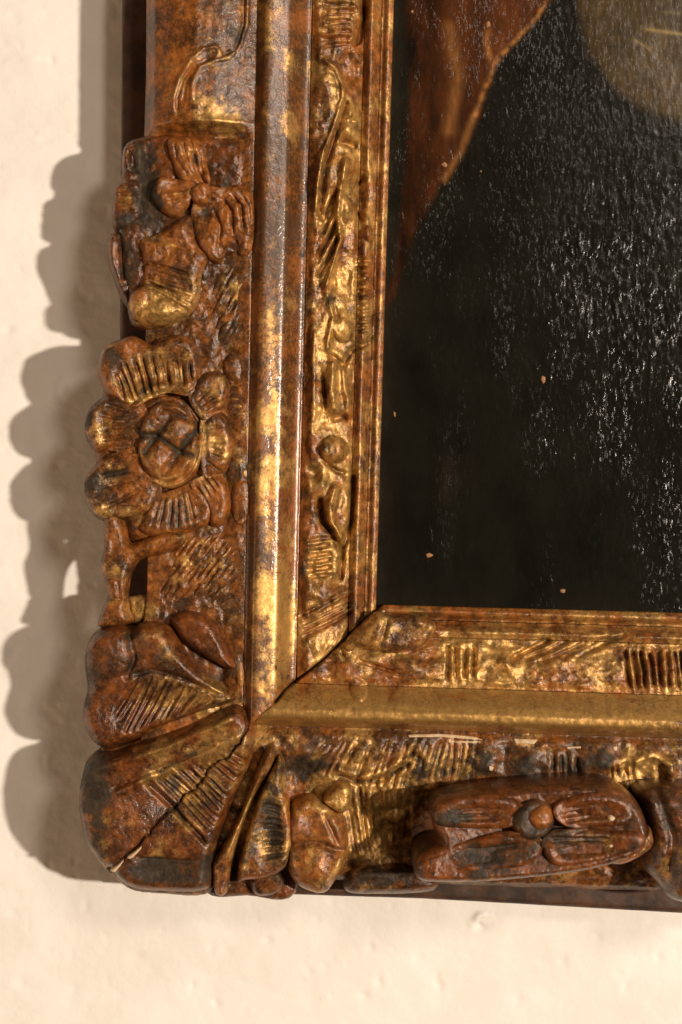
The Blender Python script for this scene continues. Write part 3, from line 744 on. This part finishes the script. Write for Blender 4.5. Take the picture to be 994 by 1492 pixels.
# ---- flower
fl = carve("carved_flower", [(150, 560), (180, 520), (240, 510), (290, 530), (325, 560), (335, 620), (335, 680), (330, 745), (305, 768), (255, 782), (215, 796), (186, 785), (175, 760), (150, 735), (140, 690), (135, 640)], 110, 22, 20, frame, [('b', 250, 755, 60, 16, -8, 6)] + hatch([(230, 745), (330, 730)], [(220, 785), (300, 765)], 8, 3, 3.5), 86, (.25, .5, .25), 1.2)
carve("petal", [(142, 522), (150, 503), (168, 494), (190, 487), (206, 493), (219, 500), (234, 493), (253, 485), (275, 490), (288, 505), (292, 527), (292, 552), (276, 576), (244, 572), (212, 584), (192, 596), (168, 586), (152, 574), (144, 556), (139, 540)], 124, 28, 14, fl,
      hatch([(164, 545), (180, 524), (215, 518), (255, 520), (284, 528)], [(180, 590), (205, 582), (235, 570), (262, 568), (284, 558)], 11, 3.2, 8, grime=.25) + [('b', 225, 548, 48, 20, -10, -14), ('b', 258, 505, 22, 10, 0, 4)], 92, (.32, .5, .2), 1.1, blend=(244, 644, 78, 92))
carve("petal", [(146, 578), (160, 572), (184, 580), (214, 596), (216, 650), (190, 662), (160, 656), (142, 660), (130, 652), (121, 634), (120, 612), (128, 592)], 122, 28, 15, fl, [('g', [(150, 624), (192, 620)], 4, 6, .5), ('g', [(146, 604), (188, 612)], 3, 4, .3), ('g', [(152, 588), (190, 600)], 3, 5, .3), ('g', [(146, 642), (188, 634)], 3, 4, .3), ('b', 140, 618, 8, 22, 0, 4)], 92, (.3, .45, .25), 1.3, blend=(244, 644, 78, 92))
carve("petal", [(134, 678), (150, 664), (176, 658), (212, 656), (232, 690), (234, 722), (222, 744), (200, 754), (176, 760), (150, 760), (132, 750), (121, 728), (120, 698)], 122, 28, 15, fl, [('g', [(148, 742), (180, 728), (206, 712)], 3, 5, .2), ('g', [(146, 694), (192, 684)], 4, 6, .4), ('g', [(144, 712), (196, 698)], 3, 5, .3), ('g', [(158, 674), (190, 676)], 3, 4, .3), ('b', 165, 700, 18, 14, 0, -6)], 92, (.27, .45, .3), 1.4, blend=(244, 644, 78, 92))
def flutes(a0, a1, n, r0=1.14, r1=1.62, w=2.8, d=5.0):
    out = []
    for q in range(n):
        a = math.radians(a0 + (a1 - a0) * (q + .5) / n + jr.uniform(-2, 2))
        p = [(244 + 53 * r * math.cos(a + (r - r0) * .12), 644 + 69 * r * math.sin(a + (r - r0) * .12)) for r in (r0, (r0 + r1) / 2, r1)]
        out.append(('g', p, w * jr.uniform(.8, 1.1), d * jr.uniform(.7, 1.2), .25))
    return out
BLF = (244, 644, 74, 90)
carve("petal", [(206, 698), (226, 718), (252, 714), (280, 704), (300, 712), (314, 740), (304, 766), (264, 783), (222, 786), (196, 772), (206, 745)], 116, 28, 16, fl, flutes(58, 118, 8, 1.16, 1.85, 2.6, 4.5) + [('b', 290, 745, 12, 18, 0, -5)], 92, (.28, .55, .16), 1.4, blend=BLF)
carve("petal", [(278, 706), (298, 692), (318, 690), (334, 706), (338, 738), (326, 766), (306, 768), (298, 738)], 118, 28, 14, fl, flutes(28, 52, 4, 1.2, 1.75), 96, (.28, .55, .15), 1.3, blend=BLF)
carve("petal", [(292, 612), (316, 598), (334, 612), (341, 642), (338, 672), (322, 692), (296, 692)], 118, 27, 14, fl, flutes(-16, 22, 6, 1.16, 1.6), 96, (.32, .5, .15), 1.3, blend=BLF)
carve("petal", [(274, 574), (288, 548), (306, 538), (326, 542), (336, 566), (326, 594), (302, 612), (286, 602)], 118, 30, 14, fl, flutes(-48, -26, 4, 1.16, 1.7), 96, (.42, .45, .1), 1.3, blend=BLF)
cpts = [(244 + 53 * math.cos(a), 644 + 69 * math.sin(a)) for a in np.linspace(0, 2 * math.pi, 18, endpoint=False)]
ring = [(244 + 45 * math.cos(a), 643 + 60 * math.sin(a)) for a in np.linspace(0, 2 * math.pi, 40)]
carve("flower_centre", cpts, 134, 28, 20, fl, [('g', ring, 3.4, 8, .3), ('g', [(237, 598), (262, 606), (290, 617)], 5.2, 7, 1.2), ('g', [(246, 611), (232, 630), (212, 660)], 6, 7, 1.2), ('g', [(194, 635), (228, 634), (264, 660), (280, 664)], 5.4, 7, 1.2),
      ('g', [(293, 618), (266, 652), (238, 694)], 6, 7, 1.2), ('b', 256, 632, 15, 15, 0, 4), ('b', 226, 672, 15, 14, 0, 4), ('b', 212, 622, 10, 14, 0, 3)], 100, (.22, .5, .12), 1.1, res=1.5)
# side leaves by the ridge
sl = carve("side_sprig", [(322, 532), (334, 514), (350, 514), (361, 535), (364, 580), (372, 605), (371, 650), (368, 700), (352, 706), (340, 690), (342, 650), (338, 610), (330, 575)], 122, 15, 20, frame,
           hatch([(334, 550), (340, 610), (344, 690)], [(360, 556), (370, 610), (370, 680)], 13, 2.8, 7), 92, (.36, .42, .15), 1.0)
carve("sprig_bud", [(336, 706), (350, 694), (366, 700), (370, 730), (362, 762), (346, 768), (336, 748), (334, 724)], 124, 16, 16, sl, [('b', 350, 752, 6, 6, 0, -5)], 92, (.35, .5, .15), 1.0)
P = [(250, 776), (300, 766), (364, 764), (372, 810), (372, 860), (366, 920), (340, 906), (300, 890), (262, 884), (232, 876), (222, 860), (236, 830), (242, 800)]
carve("hatched_panel", P, 112, 22, 30, rail, hatch_region(P, .6, -.8, 8.5, 2.4, 6, .2) + [('r', [(236, 868), (262, 878), (300, 884), (350, 902)], 4, 3)], 90, (.26, .46, .24), 1.4)
# openwork stem beside the pierced hole
carve("pierced_stem", [(150, 752), (170, 746), (182, 766), (188, 790), (206, 786), (240, 772), (272, 776), (266, 796), (240, 808), (216, 812), (200, 819), (190, 838), (186, 862), (187, 888), (192, 906), (170, 914), (141, 914), (146, 890), (152, 868), (147, 846), (144, 824), (149, 798)],
      126, 24, 13, frame, [('b', 164, 795, 8, 16, 0, -8), ('g', [(172, 840), (176, 880)], 3, 4, .2), ('g', [(150, 872), (184, 874)], 3, 4, .2)], 118, (.3, .42, .2), 1.3)
carve("gilded_ledge", [(184, 874), (196, 868), (214, 867), (232, 871), (250, 888), (240, 904), (216, 910), (188, 908)], 108, 14, 14, frame, (), 96, (.7, .3, .1), 1.0)

# ---- corner shell
sh = carve("corner_shell", [(150, 1090), (190, 1082), (260, 1056), (335, 1024), (372, 1050), (360, 1085), (340, 1120), (322, 1180), (308, 1240), (306, 1304), (230, 1306), (188, 1300), (160, 1278), (145, 1264), (130, 1240), (122, 1200), (122, 1160), (132, 1115)],
           112, 22, 18, frame, LEFT_ORN, 70, (.28, .42, .25), 1.2)
carve("shell_lobe", [(119, 968), (122, 944), (132, 925), (148, 914), (168, 910), (190, 915), (206, 907), (228, 906), (250, 914), (263, 936), (276, 956), (296, 976), (322, 998), (345, 1016), (338, 1026), (290, 1044), (236, 1064), (184, 1086), (152, 1094), (134, 1086), (122, 1068), (116, 1044), (119, 1022), (123, 1006), (121, 988)],
      118, 40, 20, sh, [('d', 157, 950, 40, 38, 0, 10), ('r', [(215, 916), (246, 950), (290, 985), (330, 1012)], 15, 7), ('g', [(192, 984), (222, 976), (262, 986), (300, 1004), (336, 1020)], 4, 7, .3), ('b', 240, 1020, 60, 26, -12, -14), ('g', [(210, 1066), (260, 1052), (330, 1024)], 3.5, 8, .5),
                   ('g', [(188, 925), (196, 960), (186, 985)], 5, 6, .3)] + hatch([(164, 1040), (182, 1072), (220, 1062), (284, 1038)], [(198, 988), (222, 982), (262, 992), (312, 1014)], 12, 3.2, 7, 1.4, grime=.2), 80, (.22, .42, .3), 1.2, M_DARK)
carve("shell_bud", [(247, 908), (256, 894), (274, 889), (298, 894), (316, 908), (326, 928), (336, 950), (346, 972), (334, 978), (310, 966), (284, 950), (262, 932)], 124, 28, 17, sh, [('b', 300, 940, 24, 8, 35, -5)], 90, (.25, .6, .1), .9, M_DARK)
carve("shell_rib", [(338, 968), (348, 955), (360, 962), (364, 990), (360, 1020), (366, 1046), (352, 1048), (340, 1026), (340, 996)], 118, 18, 13, sh, [('b', 350, 985, 8, 14, 0, 5)], 90, (.4, .55, .08), .8)
carve("shell_lobe", [(150, 1096), (180, 1090), (240, 1070), (300, 1046), (345, 1024), (368, 1046), (374, 1074), (371, 1104), (354, 1144), (334, 1184), (320, 1226), (313, 1262), (302, 1302), (232, 1305), (188, 1299), (166, 1282), (158, 1270), (150, 1272), (130, 1248), (119, 1228), (112, 1198), (110, 1170), (113, 1142), (121, 1114), (135, 1100)],
      114, 42, 22, sh, LEFT_ORN + [('r', [(150, 1116), (240, 1086), (335, 1046)], 9, 9), ('r', [(180, 1150), (240, 1118), (345, 1072)], 6, 5), ('g', [(372, 1088), (352, 1146), (326, 1206), (312, 1262)], 7, 10, .3), ('g', [(190, 1098), (250, 1078), (330, 1036)], 3, 6, .4), ('g', [(228, 1124), (270, 1104), (312, 1084)], 5, 7, .6), ('b', 260, 1160, 50, 40, -40, -12), ('b', 160, 1190, 22, 50, 10, 4), ('g', [(160, 1150), (210, 1130), (250, 1110)], 4, 4, .2), ('b', 240, 1268, 40, 16, 0, -7), ('g', [(200, 1250), (290, 1256)], 4, 5, .3)]
      + hatch([(208, 1142), (262, 1120), (318, 1104), (340, 1094)], [(298, 1232), (322, 1184), (340, 1142), (368, 1112)], 17, 2.9, 7, 1.4, grime=.25), 70, (.28, .45, .2), .9, M_DARK)
carve("shell_ground", [(350, 1060), (400, 1064), (440, 1080), (440, 1180), (430, 1304), (360, 1308), (300, 1304), (290, 1240), (320, 1150)], 96, 14, 14, sh, (), 64, (.2, .5, .35), 1.4, M_DARK)
carve("shell_ray", [(392, 1086), (404, 1098), (394, 1124), (372, 1160), (352, 1210), (338, 1262), (330, 1304), (312, 1302), (308, 1262), (322, 1238), (348, 1190), (364, 1150), (378, 1110)], 124, 26, 11, sh, [('g', [(360, 1150), (330, 1230)], 3, 5, .3), ('b', 320, 1270, 8, 18, 0, -8)], 70, (.42, .45, .15), 1.4)
carve("shell_ray", [(404, 1102), (414, 1112), (416, 1140), (424, 1180), (428, 1220), (420, 1262), (392, 1282), (356, 1286), (344, 1290), (346, 1258), (356, 1222), (372, 1176), (388, 1136)], 122, 30, 14, sh,
      hatch([(384, 1165), (382, 1255)], [(412, 1172), (418, 1250)], 8, 3.2, 7, grime=.3) + [('b', 398, 1215, 16, 50, 5, -9), ('r', [(392, 1130), (372, 1190), (354, 1262)], 5, 6)], 70, (.36, .35, .32), 1.1)
carve("shell_nub", [(362, 1282), (378, 1268), (404, 1266), (416, 1278), (412, 1298), (392, 1308), (370, 1305)], 100, 26, 12, sh, (), 66, (.3, .45, .3), 1.3, M_DARK)
carve("shell_lump", [(420, 1182), (432, 1164), (456, 1160), (480, 1170), (500, 1190), (508, 1220), (506, 1256), (492, 1284), (474, 1306), (446, 1302), (426, 1288), (416, 1262), (414, 1226)], 112, 40, 20, sh,
      [('b', 450, 1190, 14, 18, 0, -8), ('g', [(426, 1232), (460, 1226), (496, 1240)], 5, 7, .3), ('g', [(470, 1180), (486, 1214), (496, 1236)], 4, 6, .35), ('b', 460, 1262, 26, 18, 20, 6), ('r', [(462, 1300), (486, 1272), (498, 1250)], 5, 5)], 66, (.28, .55, .22), 1.4)
carve("shell_curl", [(470, 1168), (484, 1148), (500, 1140), (513, 1150), (510, 1176), (498, 1188), (482, 1180)], 130, 22, 12, sh, (), 100, (.55, .4, .1), 1.1)
# ---- lower rail ornaments
carve("roll_edge", [(500, 1288), (510, 1266), (540, 1258), (580, 1260), (616, 1266), (640, 1280), (636, 1300), (600, 1306), (540, 1307), (506, 1304)], 92, 32, 20, frame, [('b', 540, 1272, 20, 6, 0, 4)], 62, (.25, .42, .25), 1.4, M_DARK)
bf = carve("raised_flower", [(604, 1272), (608, 1250), (622, 1238), (640, 1230), (632, 1206), (630, 1180), (644, 1164), (690, 1154), (740, 1148), (800, 1142), (860, 1140), (905, 1148), (934, 1172), (948, 1206), (948, 1232), (932, 1250), (890, 1264), (830, 1276), (760, 1283), (690, 1288), (630, 1288), (610, 1284)],
           180, 42, 15, frame, [('b', 790, 1215, 130, 40, 2, -20)], 70, (.18, .5, .32), 1.1, M_DARK, tilt=(780, 1215, 0, .10))
carve("petal", [(630, 1186), (644, 1168), (690, 1160), (740, 1162), (764, 1176), (764, 1196), (730, 1208), (680, 1210), (640, 1206)], 208, 16, 14, bf, [('b', 705, 1185, 40, 14, 4, -12)] + hatch([(664, 1180), (668, 1200)], [(735, 1180), (730, 1198)], 3, 2.6, 5, grime=.3), 140, (.2, .55, .3), 1.2, M_DARK, hm=224, blend=(785, 1200, 60, 34))
carve("petal", [(610, 1270), (616, 1250), (650, 1234), (700, 1222), (756, 1214), (790, 1224), (790, 1250), (760, 1268), (700, 1276), (640, 1280)], 210, 18, 14, bf, [('b', 700, 1245, 60, 16, -6, -14), ('g', [(640, 1256), (760, 1232)], 4, 6, .4)], 140, (.2, .55, .3), 1.2, M_DARK, hm=229, blend=(785, 1200, 60, 34))
carve("petal", [(806, 1184), (830, 1162), (870, 1154), (910, 1162), (930, 1184), (920, 1204), (880, 1208), (830, 1206)], 206, 18, 14, bf, [('b', 870, 1184, 44, 12, 0, -13)] + hatch([(820, 1178), (820, 1200)], [(890, 1172), (892, 1196)], 4, 2.8, 6, grime=.2), 140, (.2, .55, .3), 1.2, M_DARK, hm=224, blend=(785, 1200, 60, 34))
carve("petal", [(792, 1222), (830, 1210), (890, 1212), (936, 1214), (944, 1232), (926, 1246), (880, 1258), (820, 1268), (796, 1254)], 210, 18, 13, bf, [('b', 860, 1238, 50, 14, -6, -14)] + hatch([(806, 1218), (812, 1250)], [(890, 1222), (885, 1250)], 5, 2.8, 6, grime=.2), 140, (.2, .55, .3), 1.2, M_DARK, hm=229, blend=(785, 1200, 60, 34))
carve("petal_edge", [(880, 1254), (908, 1236), (936, 1214), (950, 1208), (954, 1232), (938, 1248), (905, 1262)], 192, 20, 10, bf, [('d', 905, 1240, 7, 6, 0, 4), ('d', 920, 1245, 8, 5, -20, 4)], 120, (.4, .5, .15), 1.6)
carve("flower_centre", [(746, 1200), (756, 1176), (780, 1166), (806, 1176), (812, 1198), (800, 1220), (776, 1230), (754, 1220)], 208, 24, 14, bf, [('b', 790, 1192, 20, 20, 0, -12)], 140, (.15, .25, .6), .8, M_DARK, hm=229)
carve("flower_button", [(766, 1194), (774, 1178), (792, 1172), (806, 1182), (808, 1200), (796, 1212), (778, 1210)], 212, 22, 14, bf, (), 150, (.35, .6, .1), .8, hm=229)
re = carve("end_leaf", [(930, 1160), (960, 1146), (1010, 1150), (1080, 1160), (1100, 1230), (1080, 1310), (1030, 1326), (985, 1318), (966, 1296), (946, 1270), (948, 1236), (944, 1200)], 150, 52, 30, frame,
      [('g', [(960, 1160), (980, 1220), (976, 1300)], 8, 9, .2), ('b', 970, 1270, 14, 20, 0, -14), ('r', [(948, 1180), (962, 1240), (990, 1312)], 6, 5)], 66, (.2, .38, .35), 1.3, M_DARK)

# ------------------------------------------------------------------ the painting
DRAPE = np.array([(588, -130), (860, -130), (800, 0), (775, 30), (745, 62), (722, 95), (700, 165), (672, 225), (640, 270), (612, 325), (596, 362), (584, 400), (575, 432), (560, 450), (578, 380), (590, 250), (597, 150), (593, 60)], float)
FACE = smooth_closed([(838, -140), (842, -20), (852, 50), (872, 96), (905, 136), (945, 160), (990, 174), (1060, 180), (1140, 140), (1150, -140)])
def paint_cols(x, y):
    n = fbm(x, y * .3, 22, 4, 61); n2 = fbm(x, y, 60, 4, 62); n3 = fbm(x, y, 7, 3, 63)
    c = np.array([.0068, .0060, .0035])[None, :] * (1 + 1.1 * n2 + .8 * n)[:, None]
    edge = np.exp(-np.clip(x - (572 - 24 * y / 870), 0, None) / 18) + np.exp(-np.clip(900 - y + (x - 570) * .027, 0, None) / 20)
    edge = np.clip(edge * (.7 + 1.2 * n2), 0, 1)
    c = c * (1 - edge[:, None]) + np.array([.024, .018, .012])[None, :] * edge[:, None]
    def blend(c, poly, colr, soft, var):
        d, _, _, ins, _, _ = poly_dist(x, y, poly)
        s = np.where(ins, d, -d)
        m = np.clip(.5 + (s + n3 * 6) / soft, 0, 1)
        return c * (1 - m[:, None]) + (np.array(colr)[None, :] * np.clip(var, .1, 3)[:, None]) * m[:, None], s
    dv = .8 + 2.0 * n + 1.0 * np.clip((x - 600) / 140, 0, 1) * np.clip((420 - y) / 300, 0, 1)
    c, s = blend(c, DRAPE, (.050, .0145, .0035), 9, dv)
    fold = seg_field(x, y, [(800, 0), (775, 34), (742, 68), (722, 92), (706, 130), (690, 175)], 3.6) * (.6 + 1.5 * n3) + .5 * seg_field(x, y, [(716, 90), (708, 60), (712, 40)], 4) + .45 * seg_field(x, y, [(690, 170), (672, 220), (648, 262)], 5) \
        + .4 * seg_field(x, y, [(655, 40), (668, 110), (655, 190)], 9)
    fold = np.clip(fold, 0, 1)[:, None]
    c = c * (1 - fold) + np.array([.40, .17, .045])[None, :] * fold
    c, s = blend(c, FACE, (.066, .041, .014), 16, .95 + .9 * n2 + .5 * n3)
    for pts, w, a in (([(938, 42), (965, 46), (1010, 52)], 2.6, .7), ([(918, 55), (945, 70), (952, 76)], 2, .4), ([(966, 18), (994, 20)], 2.5, .25)):
        f = (np.clip(seg_field(x, y, pts, w), 0, 1) * a)[:, None]
        c = c * (1 - f) + np.array([.36, .25, .09])[None, :] * f
    br = np.clip(fbm(x, y * .4, 40, 4, 70) * 2.2 - .25, 0, 1) * np.exp(-((x - 610) / 60) ** 2 - ((y - 720) / 130) ** 2)
    c = c + np.array([.03, .016, .012])[None, :] * br[:, None]
    return np.concatenate([np.clip(c, .002, 1), np.clip(.08 + 1.05 * np.exp(-((x - 910) / 150) ** 2 - ((y - 400) / 190) ** 2) * (.6 + 1.6 * fbm(x, y, 50, 3, 81)) + .35 * np.clip(fbm(x, y * .35, 50, 3, 82) * 5, 0, 1), 0, 1.2)[:, None]], 1)

def paint_h(x, y, d):
    right = .06 + .26 * np.exp(-((x - 920) / 170) ** 2 - ((y - 430) / 190) ** 2) + .06 * np.clip(fbm(x, y, 90, 3, 48) * 3, 0, 1)
    warp = fbm(x, y, 60, 2, 44) * 30
    v = fbm((x + warp) * 1.0, y * .28, 12, 4, 41)
    ridge = 1 - np.abs(v) * 5
    w2 = fbm(x, y, 9, 3, 43)
    cr = 1 - np.abs(fbm(x + warp, y * .8, 34, 3, 45)) * 9
    h = 50 + right * (np.clip(ridge, 0, 1) * 1.6 + w2 * 2.4 + np.clip(cr, 0, 1) * 1.4) + fbm(x, y, 200, 2, 46) * 3
    return h, np.zeros(x.shape)

paint_poly = [(556, -130), (RGTX, -130), (RGTX, 918), (540, 900)]
pic = patch("oil_painting", paint_poly, paint_h, 42, M_PAINT, None, 1.9, 50, attr='paint', cfun=paint_cols)
tag(pic, "dark varnished oil painting with black garment and red brown drapery inside the gilded frame", "painting")

def chip(pts):
    c = np.mean(pts, axis=0)
    pts = [tuple(c + (np.array(q) - c) * [jr.uniform(.4, .75), jr.uniform(.4, .75)]) for q in pts]
    patch("paint_loss", np.array(pts), lambda x, y, d: (paint_h(x, y, d)[0] + .6, np.zeros(x.shape)), 44, M_CHIP, pic, 1.2, 50)
for pts in ([(617, 806), (626, 802), (634, 808), (630, 816), (620, 814)], [(810, 860), (818, 854), (830, 858), (826, 866), (816, 866)], [(640, 238), (648, 233), (655, 240), (652, 248), (643, 244)],
            [(788, 540), (796, 546), (797, 562), (791, 566), (787, 552)], [(571, 596), (577, 600), (578, 612), (573, 608)], [(705, 32), (713, 27), (718, 38), (708, 44)], [(597, 14), (603, 13), (604, 20), (598, 21)],
            [(547, 632), (555, 636), (557, 648), (549, 657)], [(699, 247), (703, 248), (702, 253), (698, 252)]):
    chip(pts)

# scraped bare places on the lower rail and the raised flower
def scrape(pts, lift=1.0):
    patch("scraped_spot", np.array(pts, float), lambda x, y, d: (bot_h(x, y, d)[0] + lift, np.zeros(x.shape)), 100, M_WOODCUT, railb, 1.2, 120)
for pts in ([(594, 1071), (640, 1070), (690, 1074), (704, 1078), (690, 1078), (640, 1074), (596, 1074)], [(652, 1080), (700, 1080), (700, 1083), (655, 1083)], [(749, 1077), (784, 1078), (778, 1084), (752, 1083)],
            [(825, 1089), (846, 1087), (846, 1090), (826, 1091)], [(893, 1088), (899, 1088), (899, 1093), (894, 1093)], [(912, 1084), (919, 1083), (918, 1089), (911, 1089)], [(712, 1114), (718, 1116), (717, 1122), (712, 1121)]):
    scrape(pts)
for pts, e in (([(889, 1191), (899, 1192), (910, 1203), (899, 1204), (888, 1198)], 214), ([(888, 1233), (895, 1230), (901, 1235), (898, 1241), (890, 1240)], 212), ([(941, 1214), (949, 1216), (949, 1232), (942, 1246), (938, 1240), (942, 1228)], 200),
               ([(856, 1258), (870, 1254), (868, 1259), (858, 1262)], 200)):
    carve("bare_wood_chip", pts, e, 6, 4, bf, under=150, mat=M_WOODCUT, res=1.1, rough=.5, hm=229)

for pts in ([(184, 1249), (198, 1238), (207, 1231), (206, 1238), (192, 1252)], [(160, 1268), (170, 1260), (181, 1251), (181, 1257), (168, 1271)]):
    carve("bare_wood_chip", pts, 151, 6, 4, sh, under=120, mat=M_WOODCUT, res=1.1, rough=.6)
